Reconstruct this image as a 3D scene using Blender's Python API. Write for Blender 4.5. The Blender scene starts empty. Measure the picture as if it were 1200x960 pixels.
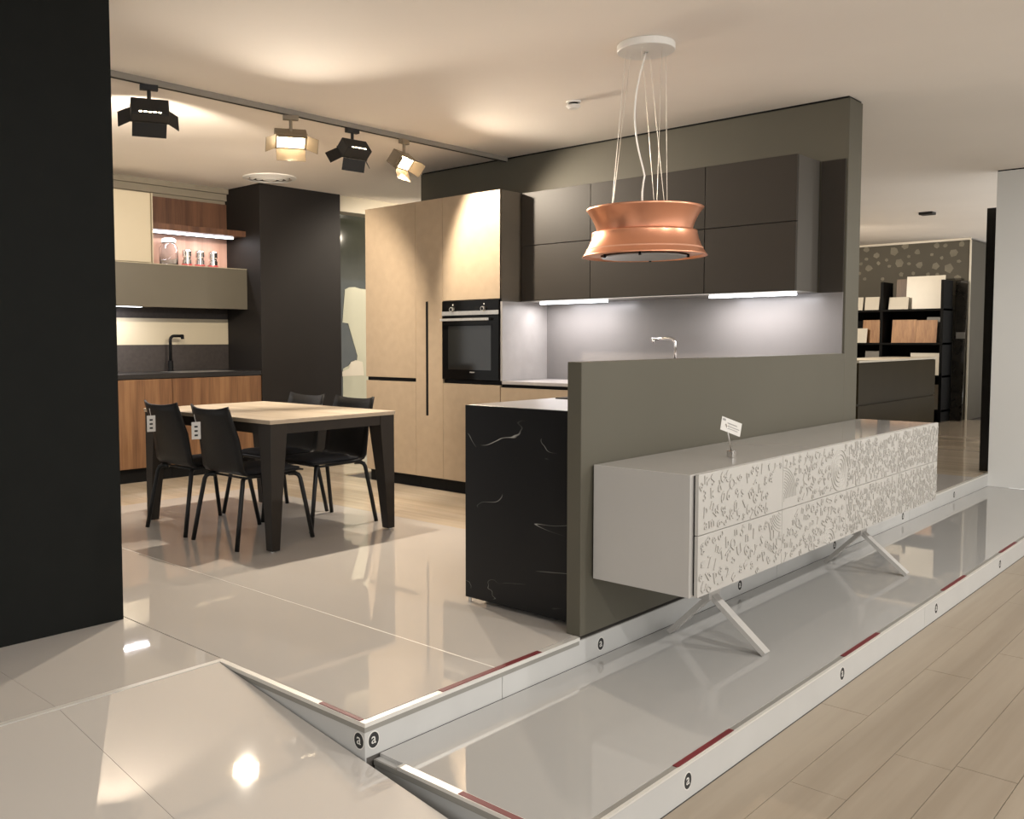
import bpy, bmesh, math, random
from mathutils import Vector, Matrix
random.seed(7)
S = bpy.context.scene
COL = S.collection
PI = math.pi

# ---------------------------------------------------------------- camera
# world axes: x runs along the sideboard, y along the run of tall units, z up; z = 0 is the raised kitchen floor
YAW, PITCH, ROLL = (math.radians(a) for a in (45.9485, 3.3581, -0.1904))
FPX, CX, CY, EYE = 1075.479, 511.559, 462.464, 1.23
def cam_axes():
    c, s = math.cos(YAW), math.sin(YAW)
    F = Vector((s*math.cos(PITCH), c*math.cos(PITCH), -math.sin(PITCH)))
    r = Vector((c, -s, 0)); u = r.cross(F)
    return (math.cos(ROLL)*r + math.sin(ROLL)*u, -math.sin(ROLL)*r + math.cos(ROLL)*u, F)
R_, U_, F_ = cam_axes()
cam = bpy.data.cameras.new('camera'); camo = bpy.data.objects.new('camera', cam); COL.objects.link(camo)
camo.matrix_world = Matrix(((R_.x, U_.x, -F_.x, 0), (R_.y, U_.y, -F_.y, 0), (R_.z, U_.z, -F_.z, EYE), (0, 0, 0, 1)))
cam.sensor_fit = 'HORIZONTAL'; cam.sensor_width = 36; cam.lens = FPX/1200*36
cam.shift_x = (600-CX)/1200; cam.shift_y = (CY-480)/1200
cam.clip_start = .05; cam.clip_end = 200
S.camera = camo

# ---------------------------------------------------------------- world, exposure
w = bpy.data.worlds.new('world'); S.world = w; w.use_nodes = True
w.node_tree.nodes['Background'].inputs[0].default_value = (1, .975, .935, 1)
w.node_tree.nodes['Background'].inputs[1].default_value = 1.0
vs = S.view_settings
vs.view_transform = 'Standard'; vs.look = 'None'; vs.gamma = 1; vs.use_curve_mapping = False
vs.exposure = 0.55
SPOT_W = 140          # each lamp on the kitchen track
SHOW_W = 100          # lamps on the unseen showroom track added behind the visitor
LED_W = 9.5           # per metre of cabinet light

# ---------------------------------------------------------------- materials
def new_mat(name):
    m = bpy.data.materials.new(name); m.use_nodes = True
    return m, m.node_tree.nodes, m.node_tree.links, m.node_tree.nodes['Principled BSDF']
def mat(name, col, rough=.5, metal=0, var=.04, scale=6, bump=0, spec=.5, coat=0, stretch=(1, 1, 1)):
    m, N, L, P = new_mat(name)
    tc = N.new('ShaderNodeTexCoord'); mp = N.new('ShaderNodeMapping'); mp.inputs['Scale'].default_value = stretch
    L.new(tc.outputs['Object'], mp.inputs[0])
    nz = N.new('ShaderNodeTexNoise'); nz.inputs['Scale'].default_value = scale; nz.inputs['Detail'].default_value = 4
    L.new(mp.outputs[0], nz.inputs['Vector'])
    rp = N.new('ShaderNodeValToRGB')
    rp.color_ramp.elements[0].position = .3; rp.color_ramp.elements[1].position = .7
    rp.color_ramp.elements[0].color = (*[c*(1-var) for c in col], 1); rp.color_ramp.elements[1].color = (*[min(1, c*(1+var)) for c in col], 1)
    L.new(nz.outputs[0], rp.inputs[0]); L.new(rp.outputs[0], P.inputs['Base Color'])
    P.inputs['Roughness'].default_value = rough; P.inputs['Metallic'].default_value = metal
    P.inputs['Specular IOR Level'].default_value = spec
    if coat:
        P.inputs['Coat Weight'].default_value = coat; P.inputs['Coat Roughness'].default_value = .03
    if bump:
        b = N.new('ShaderNodeBump'); b.inputs['Strength'].default_value = bump; b.inputs['Distance'].default_value = .004
        n2 = N.new('ShaderNodeTexNoise'); n2.inputs['Scale'].default_value = scale*20; L.new(mp.outputs[0], n2.inputs['Vector'])
        L.new(n2.outputs[0], b.inputs['Height']); L.new(b.outputs[0], P.inputs['Normal'])
    return m
def wood(name, c1, c2, axis='Z', scale=9, rough=.45, spec=.4):
    m, N, L, P = new_mat(name)
    tc = N.new('ShaderNodeTexCoord'); mp = N.new('ShaderNodeMapping')
    mp.inputs['Scale'].default_value = {'X': (.05, 1, 1), 'Y': (1, .05, 1), 'Z': (1, 1, .05)}[axis]
    L.new(tc.outputs['Object'], mp.inputs[0])
    n1 = N.new('ShaderNodeTexNoise'); n1.inputs['Scale'].default_value = scale; n1.inputs['Detail'].default_value = 6; n1.inputs['Distortion'].default_value = .6
    n2 = N.new('ShaderNodeTexNoise'); n2.inputs['Scale'].default_value = scale*7; n2.inputs['Detail'].default_value = 3
    L.new(mp.outputs[0], n1.inputs['Vector']); L.new(mp.outputs[0], n2.inputs['Vector'])
    mx = N.new('ShaderNodeMath'); mx.operation = 'MULTIPLY_ADD'; mx.inputs[1].default_value = .35
    L.new(n2.outputs[0], mx.inputs[0]); L.new(n1.outputs[0], mx.inputs[2])
    rp = N.new('ShaderNodeValToRGB'); rp.color_ramp.elements[0].position = .5; rp.color_ramp.elements[1].position = .85
    rp.color_ramp.elements[0].color = (*c1, 1); rp.color_ramp.elements[1].color = (*c2, 1)
    L.new(mx.outputs[0], rp.inputs[0]); L.new(rp.outputs[0], P.inputs['Base Color'])
    P.inputs['Roughness'].default_value = rough; P.inputs['Specular IOR Level'].default_value = spec
    return m
def emit(name, col, s):
    m, N, L, P = new_mat(name)
    P.inputs['Base Color'].default_value = (*col, 1); P.inputs['Emission Color'].default_value = (*col, 1); P.inputs['Emission Strength'].default_value = s
    return m
def glass(name, col, rough=.02, alpha=None, ior=1.45):
    m, N, L, P = new_mat(name)
    P.inputs['Base Color'].default_value = (*col, 1); P.inputs['Roughness'].default_value = rough
    P.inputs['Transmission Weight'].default_value = 1; P.inputs['IOR'].default_value = ior
    return m
def marble(name):
    m, N, L, P = new_mat(name)
    tc = N.new('ShaderNodeTexCoord'); mp = N.new('ShaderNodeMapping'); mp.inputs['Rotation'].default_value = (.75, 0, 0); mp.inputs['Scale'].default_value = (1, .55, 2.0)
    L.new(tc.outputs['Object'], mp.inputs[0])
    def vein(scale, w, off):
        n = N.new('ShaderNodeTexNoise'); n.inputs['Scale'].default_value = scale; n.inputs['Detail'].default_value = 3; n.inputs['Distortion'].default_value = .5
        a = N.new('ShaderNodeVectorMath'); a.operation = 'ADD'; a.inputs[1].default_value = (off, off*2, off*3); L.new(mp.outputs[0], a.inputs[0]); L.new(a.outputs[0], n.inputs['Vector'])
        s = N.new('ShaderNodeMath'); s.operation = 'SUBTRACT'; s.inputs[1].default_value = .5; L.new(n.outputs[0], s.inputs[0])
        ab = N.new('ShaderNodeMath'); ab.operation = 'ABSOLUTE'; L.new(s.outputs[0], ab.inputs[0])
        mr = N.new('ShaderNodeMapRange'); mr.inputs['From Min'].default_value = 0; mr.inputs['From Max'].default_value = w; mr.inputs['To Min'].default_value = 1; mr.inputs['To Max'].default_value = 0
        L.new(ab.outputs[0], mr.inputs[0])
        k = N.new('ShaderNodeTexNoise'); k.inputs['Scale'].default_value = 3.3; L.new(a.outputs[0], k.inputs['Vector'])
        kr = N.new('ShaderNodeMapRange'); kr.inputs['From Min'].default_value = .575; kr.inputs['From Max'].default_value = .70; L.new(k.outputs[0], kr.inputs[0])
        p = N.new('ShaderNodeMath'); p.operation = 'MULTIPLY'; L.new(mr.outputs[0], p.inputs[0]); L.new(kr.outputs[0], p.inputs[1])
        return p.outputs[0]
    v = N.new('ShaderNodeMath'); v.operation = 'MAXIMUM'; L.new(vein(1.5, .0045, 3.1), v.inputs[0]); L.new(vein(2.2, .003, 8.3), v.inputs[1])
    mx = N.new('ShaderNodeMix'); mx.data_type = 'RGBA'; mx.inputs['A'].default_value = (.006, .006, .0065, 1); mx.inputs['B'].default_value = (.42, .41, .38, 1)
    L.new(v.outputs[0], mx.inputs['Factor']); L.new(mx.outputs['Result'], P.inputs['Base Color'])
    P.inputs['Roughness'].default_value = .42; P.inputs['Specular IOR Level'].default_value = .3
    return m

M = dict(
 ceiling=mat('ceiling_paint', (.86, .795, .72), .9, var=.015, scale=1.5, bump=.02),
 tile=mat('tile_gloss', (.54, .505, .465), .03, var=.012, scale=1.2, spec=1.0),
 tile_low=mat('tile_gloss_grey', (.42, .412, .395), .025, var=.012, scale=1.2, spec=1.0),
 grout=mat('grout', (.10, .09, .08), .8),
 riser=mat('riser_board', (.48, .476, .46), .35, var=.03, scale=5),
 strip=mat('edge_strip_metal', (.68, .66, .615), .35, metal=.3, var=.02),
 strip_grey=mat('edge_strip_grey', (.27, .26, .235), .45, metal=.2, var=.05),
 red=mat('red_tape', (.13, .010, .014), .5, var=.1),
 black=mat('black_plastic', (.004, .004, .004), .6, var=.1, spec=.15),
 white=mat('white_paint', (.78, .76, .72), .4, var=.01),
 whitewall=mat('white_wall_paint', (.68, .675, .65), .85, var=.01, scale=2),
 pillar=mat('charcoal_paint', (.0070, .0076, .0068), .75, var=.08, scale=8, bump=.05, spec=.14),
 column=mat('umber_paint', (.013, .0108, .0095), .6, var=.05, scale=5, spec=.2),
 olive=mat('olive_grey_paint', (.088, .080, .059), .6, var=.02, scale=3, bump=.02, spec=.35),
 taupe=mat('taupe_paint', (.19, .165, .125), .8, var=.02, scale=3, spec=.3),
 farwall=mat('dark_olive_wallpaper', (.085, .075, .055), .7, var=.05, scale=3),
 oak=mat('beige_melamine', (.33, .255, .175), .5, var=.05, scale=14, spec=.35),
 cabdark=mat('bronze_lacquer', (.032, .0265, .0205), .5, var=.03, scale=5, spec=.28),
 cabside=mat('bronze_lacquer_side', (.070, .063, .053), .45, var=.03, scale=5, spec=.4),
 unitside=mat('taupe_laminate', (.115, .096, .072), .5, var=.05, scale=6),
 stone=mat('grey_stoneware', (.27, .253, .24), .45, var=.06, scale=10, bump=.04),
 splash=mat('grey_splash_glass', (.18, .168, .160), .3, var=.03, scale=4, spec=.5),
 worktop=mat('dark_quartz', (.055, .052, .05), .28, var=.25, scale=60),
 worktop_grey=mat('grey_quartz', (.33, .31, .30), .3, var=.05, scale=40),
 blackwork=mat('black_worktop', (.014, .013, .013), .3, var=.2, scale=60),
 marble=marble('black_marble'),
 cream=mat('cream_lacquer', (.40, .35, .255), .45, var=.01, scale=3),
 darksplash=mat('brown_slate', (.028, .0225, .020), .55, var=.2, scale=30),
 hood=mat('khaki_metal', (.095, .084, .063), .45, var=.02, scale=4, spec=.4),
 walnut=wood('walnut_veneer', (.095, .042, .018), (.21, .11, .050), 'Z', 11),
 walnut_dark=wood('dark_walnut_veneer', (.055, .024, .013), (.12, .056, .03), 'Z', 11),
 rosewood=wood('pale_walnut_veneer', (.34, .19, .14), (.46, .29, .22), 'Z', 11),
 table=wood('pale_oak_top', (.34, .275, .20), (.47, .40, .31), 'Y', 7, .4),
 tableedge=mat('table_edge', (.36, .29, .21), .5),
 tableleg=mat('table_leg_bronze', (.022, .018, .0145), .55, var=.05, spec=.22),
 leather=mat('black_leather', (.0075, .0072, .0070), .5, var=.15, scale=40, bump=.15, spec=.22),
 seatpad=mat('dark_grey_pad', (.007, .007, .009), .8, var=.1, scale=60),
 chairleg=mat('black_tube', (.006, .006, .006), .45, spec=.3),
 tag=mat('tag_card', (.66, .64, .60), .7, var=.02),
 ink=mat('ink', (.02, .02, .02), .7),
 greyink=mat('grey_ink', (.30, .29, .28), .7),
 copper=mat('copper_satin', (.74, .34, .205), .33, metal=.88, var=.03, scale=3),
 copper_in=mat('copper_inner', (.78, .42, .28), .45, metal=.4, var=.03),
 hoodglass=mat('hood_glass_plate', (.42, .43, .42), .25, var=.02),
 wire=mat('steel_wire', (.62, .58, .52), .35, metal=.7, var=.02),
 chrome=mat('chrome', (.72, .70, .68), .14, metal=1, var=.02),
 steel=mat('brushed_steel', (.55, .53, .50), .32, metal=.9, var=.06, scale=40),
 ovenglass=mat('oven_glass', (.004, .004, .004), .06, var=.05, spec=.3),
 ovenwin=mat('oven_window', (.012, .012, .011), .07, var=.1, spec=.45),
 side=mat('white_lacquer', (.43, .412, .388), .07, var=.01, spec=.5),
 front=mat('white_relief', (.415, .398, .37), .5, var=.02, scale=8, spec=.35),
 lampblack=mat('lamp_black', (.010, .010, .010), .55, var=.1),
 lampbronze_lit=mat('lamp_bronze_lit', (.24, .19, .13), .45, var=.1),  # bronze lightened so the barn doors seem to glow; hood motor shares it
 track=mat('track_grey', (.26, .235, .20), .5, var=.03),
 glow=emit('lamp_lens', (1, .80, .52), 26),
 led=emit('led_diffuser', (.90, .93, 1.0), 7),
 plank=None,
 darkcab=mat('dark_gloss_cabinet', (.040, .032, .019), .35, var=.08, scale=2, spec=.25),
 rack=mat('rack_black', (.004, .004, .004), .6, var=.1, spec=.1),
 blackmarble=mat('dark_sample_slab', (.018, .016, .013), .15, var=.5, scale=6),
 sample_w=mat('sample_white', (.62, .57, .47), .35, var=.03),
 sample_wood=wood('sample_wood', (.30, .13, .045), (.50, .26, .10), 'Z', 12),
 sample_brown=wood('sample_brown', (.10, .06, .035), (.16, .10, .06), 'Z', 12),
 sample_grey=mat('sample_grey', (.20, .19, .17), .5),
 chip=mat('wallpaper_chip', (.19, .172, .13), .7, var=.2, scale=5),
 tint=mat('dark_window_glass', (.035, .038, .028), .05, var=.3, scale=2, spec=.8),
 film=mat('frosted_film', (.46, .46, .36), .6, var=.06, scale=2),
 darkglow=mat('bronze_glass_slab', (.01, .009, .008), .2),
 farfloor=None,
 jar=glass('clear_glass', (.95, .97, 1.0)),
 cup=mat('red_base', (.34, .05, .05), .4),
)
M['ovenglass'].node_tree.nodes['Principled BSDF'].inputs['IOR'].default_value = 1.25
M['darkcab'].node_tree.nodes['Principled BSDF'].inputs['IOR'].default_value = 1.15
for k_ in ('tile', 'tile_low'): M[k_].node_tree.nodes['Principled BSDF'].inputs['IOR'].default_value = 1.75
M['plank'] = wood('floor_plank', (.25, .203, .150), (.325, .272, .208), 'X', 4, .42, .35)
M['farfloor'] = wood('glossy_floor_plank', (.44, .36, .26), (.60, .51, .40), 'Y', 3, .10, .5)

# ---------------------------------------------------------------- mesh builder
W = {}                                   # world origin of every object
def wo(o): return W.get(o.name, Vector((0, 0, 0)))
class MB:
    def __init__(s): s.v = []; s.f = []
    def add(s, vs, fs):
        b = len(s.v); s.v += [tuple(v) for v in vs]; s.f += [tuple(b+i for i in f) for f in fs]; return s
    def box(s, x0, x1, y0, y1, z0, z1):
        x0, x1 = min(x0, x1), max(x0, x1); y0, y1 = min(y0, y1), max(y0, y1); z0, z1 = min(z0, z1), max(z0, z1)
        return s.add([(x0, y0, z0), (x1, y0, z0), (x1, y1, z0), (x0, y1, z0), (x0, y0, z1), (x1, y0, z1), (x1, y1, z1), (x0, y1, z1)],
                     [(0, 3, 2, 1), (4, 5, 6, 7), (0, 1, 5, 4), (1, 2, 6, 5), (2, 3, 7, 6), (3, 0, 4, 7)])
    def hexa(s, bottom, top):            # two quads with matching order (counter-clockwise from above)
        return s.add(list(bottom)+list(top), [(0, 3, 2, 1), (4, 5, 6, 7), (0, 1, 5, 4), (1, 2, 6, 5), (2, 3, 7, 6), (3, 0, 4, 7)])
    def prism(s, poly, fn0, fn1):        # polygon (2D, ccw) mapped by two functions to 3D
        n = len(poly); vs = [fn0(*p) for p in poly]+[fn1(*p) for p in poly]
        return s.add(vs, [tuple(range(n-1, -1, -1)), tuple(range(n, 2*n))]+[(i, (i+1) % n, n+(i+1) % n, n+i) for i in range(n)])
    def lathe(s, prof, c=(0, 0, 0), seg=48, closed=False):   # prof: list of (r, z)
        vs = []; fs = []; n = len(prof)
        for i in range(seg):
            a = 2*PI*i/seg
            vs += [(c[0]+r*math.cos(a), c[1]+r*math.sin(a), c[2]+z) for r, z in prof]
        for i in range(seg):
            j = (i+1) % seg
            for k in range(n if closed else n-1):
                l = (k+1) % n
                fs.append((i*n+k, j*n+k, j*n+l, i*n+l))
        return s.add(vs, fs)
    def cyl(s, c, r, z0, z1, seg=32): 
        n = seg
        vs = [(c[0]+r*math.cos(2*PI*i/n), c[1]+r*math.sin(2*PI*i/n), z0) for i in range(n)]+[(c[0]+r*math.cos(2*PI*i/n), c[1]+r*math.sin(2*PI*i/n), z1) for i in range(n)]
        return s.add(vs, [tuple(range(n-1, -1, -1)), tuple(range(n, 2*n))]+[(i, (i+1) % n, n+(i+1) % n, n+i) for i in range(n)])
    def tube(s, pts, r, seg=10, flat=1):
        pts = [Vector(p) for p in pts]; n = len(pts); rings = []; ref = None
        for i, p in enumerate(pts):
            t = (pts[min(i+1, n-1)]-pts[max(i-1, 0)]).normalized()
            if ref is None:
                ref = Vector((0, 0, 1)) if abs(t.z) < .9 else Vector((1, 0, 0))
            a = (ref-t*ref.dot(t)).normalized(); b = t.cross(a); ref = a
            rr = r[i] if isinstance(r, (list, tuple)) else r
            rings.append([p+(a*math.cos(2*PI*k/seg)+b*math.sin(2*PI*k/seg))*rr for k in range(seg)])
        vs = [v for rg in rings for v in rg]
        fs = [tuple(range(seg-1, -1, -1)), tuple((n-1)*seg+k for k in range(seg))]
        fs += [(i*seg+k, i*seg+(k+1) % seg, (i+1)*seg+(k+1) % seg, (i+1)*seg+k) for i in range(n-1) for k in range(seg)]
        return s.add(vs, fs)
    def bbox(s):
        return [(min(v[i] for v in s.v), max(v[i] for v in s.v)) for i in range(3)]
    def build(s, name, m, parent=None, label=None, cat=None, group=None, kind=None, bev=0, smooth=False, origin=None):
        if parent is not None: o0 = wo(parent)
        elif origin is not None: o0 = Vector(origin)
        else:
            b = s.bbox(); o0 = Vector(((b[0][0]+b[0][1])/2, (b[1][0]+b[1][1])/2, b[2][0]))
        me = bpy.data.meshes.new(name)
        me.from_pydata([(v[0]-o0.x, v[1]-o0.y, v[2]-o0.z) for v in s.v], [], s.f)
        bm = bmesh.new(); bm.from_mesh(me); bmesh.ops.recalc_face_normals(bm, faces=bm.faces); bm.to_mesh(me); bm.free()
        me.materials.append(M[m] if isinstance(m, str) else m)
        if smooth:
            for p in me.polygons: p.use_smooth = True
        o = bpy.data.objects.new(name, me); COL.objects.link(o)
        if parent is not None: o.parent = parent
        else: o.location = o0
        W[o.name] = o0
        if bev:
            md = o.modifiers.new('bevel', 'BEVEL'); md.width = bev; md.segments = 2; md.limit_method = 'ANGLE'; md.angle_limit = math.radians(40)
        return tag(o, label, cat, group, kind)
def tag(o, label=None, cat=None, group=None, kind=None):
    for k, v in (('label', label), ('category', cat), ('group', group), ('kind', kind)):
        if v: o[k] = v
    return o
def thing(name, loc, label, cat, group=None):
    o = bpy.data.objects.new(name, None); COL.objects.link(o); o.location = loc; o.empty_display_size = .1
    W[o.name] = Vector(loc); return tag(o, label, cat, group)
def B(x0, x1, y0, y1, z0, z1): return MB().box(x0, x1, y0, y1, z0, z1)
def copy_tree(o, parent=None):
    c = o.copy(); COL.objects.link(c); c.parent = parent
    for ch in list(o.children): copy_tree(ch, c)
    return c
GL = {}
def glyph(ch):                            # flat-extruded letter, height about 1, centred
    if ch in GL: return GL[ch]
    cu = bpy.data.curves.new('t', 'FONT'); cu.body = ch; cu.extrude = .5; cu.resolution_u = 2; cu.align_x = 'CENTER'
    ob = bpy.data.objects.new('t', cu); COL.objects.link(ob)
    me = bpy.data.meshes.new_from_object(ob.evaluated_get(bpy.context.evaluated_depsgraph_get()))
    vs = [tuple(v.co) for v in me.vertices]; fs = [tuple(p.vertices) for p in me.polygons]
    bpy.data.objects.remove(ob); bpy.data.curves.remove(cu); bpy.data.meshes.remove(me)
    cx = (min(v[0] for v in vs)+max(v[0] for v in vs))/2; cy = (min(v[1] for v in vs)+max(v[1] for v in vs))/2
    GL[ch] = ([(v[0]-cx, v[1]-cy, v[2]) for v in vs], fs); return GL[ch]

# ================================================================ THE SETTING
ZC = 2.74            # ceiling
ZL = -.115           # lower display step
ZF = -.23            # shop floor
YE = 2.174           # front edge of the raised floor
YO = 1.405           # front edge of the lower step
XR = 1.91            # ramp / platform side

# shop floor with planks
fl = B(-2.6, 9.5, -2.2, YE+.3, ZF-.1, ZF-.008).build('floor', 'grout', label='light oak plank shop floor in front of the low step', cat='floor', kind='structure')
PW, PL = .1828, 1.436
for r in range(19):
    y1 = YO-.004-r*PW; y0 = y1-PW+.0022
    ph = 3.668 if r % 2 == 0 else 2.936
    if r > 1: ph += [0, .35, -.28, .5, .12, -.4][r % 6]
    x = ph-PL*math.ceil((ph-1.2)/PL)
    while x < 9.46:
        xa, xb = max(x, .6)+.0011, min(x+PL, 9.46)-.0011
        if xb-xa > .05:
            B(xa, xb, y0, y1, ZF-.008, ZF+random.uniform(-.0006, 0)).build('plank', 'plank', fl)
        x += PL

# lower display step
low = B(1.948, 9.5, YO+.006, YE-.004, ZF, ZL-.012).build('floor_lower', 'riser', label='long low white display step that carries the sideboard', cat='step', kind='structure')
B(1.972, 9.498, YO+.030, YE-.004, ZL-.012, ZL).build('slab', 'tile_low', low)
for a, b in ((1.945, 5.0), (5.003, 9.5)):
    B(a, b, YO, YO+.006, ZF, ZL-.006).build('riser_panel', 'riser', low)
B(1.943, 9.5, YO-.001, YO+.010, ZL-.006, ZL+.001).build('edge_strip', 'strip', low)
B(1.945, 9.5, YO+.010, YO+.030, ZL-.013, ZL-.001).build('edge_groove', 'strip_grey', low)
B(1.943, 1.950, YO, YE-.005, ZL-.03, ZL-.0112).build('edge_groove', 'strip_grey', low)
B(1.943, 1.972, YO, 2.06, ZL-.011, ZL+.001).build('edge_strip', 'strip', low)
for a, b in ((2.55, 2.93), (3.95, 4.375), (5.363, 5.79), (6.577, 6.98)):
    B(a, b, YO+.008, YO+.028, ZL-.002, ZL+.0022).build('red_tape', 'red', low)
B(1.946, 1.969, YO+.02, 1.80, ZL-.002, ZL+.0022).build('red_tape', 'red', low)

# raised kitchen floor
up = MB()
up.box(XR+.006, 23.5, YE+.006, 13, ZF, -.012); up.box(-3.5, XR, 3.012, 13, ZF, -.012)
up = up.build('floor_upper', 'grout', label='raised glossy floor of the kitchen display', cat='floor', kind='structure')
g = .0007
xs = [-1.33, -.677, -.024, .629, 1.282, 1.935, 2.588, 4.39]
for a, b in zip(xs, xs[1:]):
    y0 = YE+.03 if a >= 1.9 else 3.035
    if a < 1.9 and b > 1.92:
        B(a+g, 1.93, y0, 6.15-g, -.012, 0).build('floor_tile', 'tile', up)
    else:
        B(a+g, b-g, y0, 6.15-g, -.012, 0).build('floor_tile', 'tile', up)
B(2.588-.004, 2.588+.0025, YE+.03, 6.15, -.011, .0006).build('joint_strip', 'strip', up)
B(-1.33, 4.39, 6.15+g, 6.45, -.012, 0).build('floor_tile', 'tile', up)
# wood-look planks along the far side of the kitchen
for i in range(8):
    ya = 6.452+i*.19
    B(-1.33, 7.4, ya, ya+.188, -.012, -.0004).build('floor_plank', 'farfloor', up)
for i in range(6):
    xa = 4.392+i*.172
    B(xa, xa+.170, YE+.04, 6.449, -.012, -.0004).build('floor_plank', 'farfloor', up)
for i in range(4):
    B(6.172+i*.75, 6.172+i*.75+.747, YE+.03, 7.9, -.012, 0).build('floor_tile', 'tile', up)
for i in range(36):
    xa = 9.175+i*.18
    B(xa, xa+.178, YE+.03, 8.2, -.012, -.0004).build('floor_plank', 'farfloor', up)
# risers, edge strips
for a, b in ((XR+.006, 2.596), (2.599, 5.0), (5.003, 7.3), (7.303, 9.56), ):
    B(a, b, YE, YE+.006, ZL, -.014).build('riser_panel', 'riser', up)
B(XR, XR+.006, YE, 3.0, ZF, -.014).build('riser_panel', 'riser', up)
B(XR-.001, 3.095, YE-.002, YE+.022, -.013, .0012).build('edge_strip', 'strip', up)
B(6.175, 9.56, YE-.002, YE+.022, -.013, .0012).build('edge_strip', 'strip', up)
B(XR-.002, XR+.004, YE-.002, 3.0, -.030, -.0135).build('edge_groove', 'strip_grey', up)
B(XR+.004, 3.09, YE-.0015, YE+.004, -.030, -.0135).build('edge_groove', 'strip_grey', up)
B(XR-.002, XR+.022, YE+.022, 3.01, -.013, .0012).build('edge_strip', 'strip', up)
B(-3.5, XR+.022, 3.010, 3.034, -.013, .0012).build('edge_strip', 'strip', up)
B(2.275, 2.84, YE+.001, YE+.024, .0012, .0034).build('red_tape', 'red', up)
B(XR+.001, XR+.019, 2.20, 2.41, .0012, .0034).build('red_tape', 'red', up)

# ramp
sl = (0-ZF)/(3.008-YO)
rz = lambda y: (y-3.008)*sl
ramp = MB().hexa([(-3.5, YO, ZF-.005), (XR-.004, YO, ZF-.005), (XR-.004, 3.006, ZF-.005), (-3.5, 3.006, ZF-.005)],
                 [(-3.5, YO, rz(YO)-.0035), (XR-.004, YO, rz(YO)-.0035), (XR-.004, 3.006, -.012), (-3.5, 3.006, -.012)]).build('floor_ramp', 'grout', label='glossy white tiled ramp rising to the kitchen floor', cat='ramp', kind='structure')
for a, b in zip([-1.33, -.677, -.024, .629, 1.282], [-.677, -.024, .629, 1.282, 1.904]):
    MB().hexa([(a+g, YO, rz(YO)-.003), (b-g, YO, rz(YO)-.003), (b-g, 3.006, -.011), (a+g, 3.006, -.011)],
              [(a+g, YO, rz(YO)+.001), (b-g, YO, rz(YO)+.001), (b-g, 3.006, -.001), (a+g, 3.006, -.001)]).build('floor_tile', 'tile', ramp)

# round black stickers with a white letter
def sticker(fn, parent):
    n = 28; r = .026
    def disc(r, d0, d1): return MB().prism([(r*.86*math.cos(2*PI*i/n), r*math.sin(2*PI*i/n)) for i in range(n)], lambda u, v: fn(u, v, d0), lambda u, v: fn(u, v, d1))
    st = disc(r, 0, .0008).build('sticker', 'ink', parent, label='round black sticker with a white letter a')
    disc(r*1.14, 0, .0004).build('sticker_rim', 'tag', st)
    vs, fs = glyph('a'); k = .052
    MB().add([fn(v[0]*k, v[1]*k, .0010+v[2]*.0004) for v in vs], fs).build('letter', 'tag', st)
for x in (1.948, 3.25, 4.546, 5.848, 7.15, 8.44):
    sticker(lambda u, v, d, x=x: (x+u, YE-d, -.064+v), up)
for x in (2.596, 3.896, 5.19, 6.495, 7.8):
    sticker(lambda u, v, d, x=x: (x+u, YO-d, -.171+v), low)
sticker(lambda u, v, d: (XR-d, 2.203-u, -.064+v), up)

# ceiling
B(-2.6, 24, -2.2, 15, ZC, ZC+.15).build('ceiling', 'ceiling', label='plain warm white showroom ceiling', cat='ceiling', kind='structure')
# dark pillar wall at the left
B(-3.5, 1.914, 3.79, 4.05, .0005, ZC).build('wall_left', 'pillar', label='charcoal painted partition wall standing on the glossy floor', cat='wall', kind='structure')
# tall kitchen wall and half-height wall
B(5.945, 6.165, YE+.001, 5.94, .0005, ZC-.012).build('wall_back', 'olive', label='tall olive grey wall behind the upper cabinets', cat='wall', kind='structure', bev=.004)
B(5.95, 6.16, YE+.01, 5.93, ZC-.012, ZC).build('trim_1', 'black', label='black shadow gap along the top of the olive wall', cat='trim', kind='structure')
B(3.1, 5.945, YE+.001, 2.246, .0005, 1.141).build('wall_front', 'olive', label='half-height olive grey wall behind the white sideboard', cat='wall', kind='structure', bev=.003)
# wall and column of the back-left kitchen
B(2.4, 5.2, 7.965, 8.15, .0005, ZC).build('wall_far_left', 'taupe', label='taupe wall behind the walnut kitchen run', cat='wall', kind='structure')
B(5.2, 6.2, 7.375, 8.15, .0005, ZC).build('wall_column', 'column', label='square umber painted column at the end of the walnut kitchen', cat='column', kind='structure', bev=.003)
bh = B(2.4, 5.199, 7.935, 7.964, 2.625, ZC).build('trim_2', 'taupe', label='stepped taupe bulkhead above the cream cabinet', cat='trim', kind='structure')
B(2.4, 5.199, 7.90, 7.935, 2.69, ZC).build('moulding', 'taupe', bh)
# bulkhead over the window, window
B(6.2, 9.5, 7.42, 8.3, 2.58, ZC).build('trim_3', 'cream', label='cream bulkhead above the dark window', cat='trim', kind='structure')
wn = thing('window_1', (7.8, 7.62, 0), 'dark shop window with frosted tree-shaped film beside the umber column', 'window'); wn['kind'] = 'structure'
B(6.2, 9.5, 7.62, 7.64, .0005, 2.58).build('pane', 'tint', wn)
B(6.2, 6.24, 7.60, 7.66, .0005, 2.58).build('window_frame', 'white', wn)
poly = [(6.46, 2.03-.245), (6.52, 1.81), (6.60, 1.815), (6.68, 1.80), (6.95, 1.79), (7.6, 1.79), (7.6, .05), (6.42, .05), (6.42, .93), (6.50, .96), (6.54, 1.0), (6.62, 1.0), (6.63, 1.07), (6.50, 1.42), (6.42, 1.43)]
MB().prism([(a, b) for a, b in poly], lambda u, v: (u, 7.619, v), lambda u, v: (u, 7.616, v)).build('frosted_film', 'film', wn)
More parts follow.
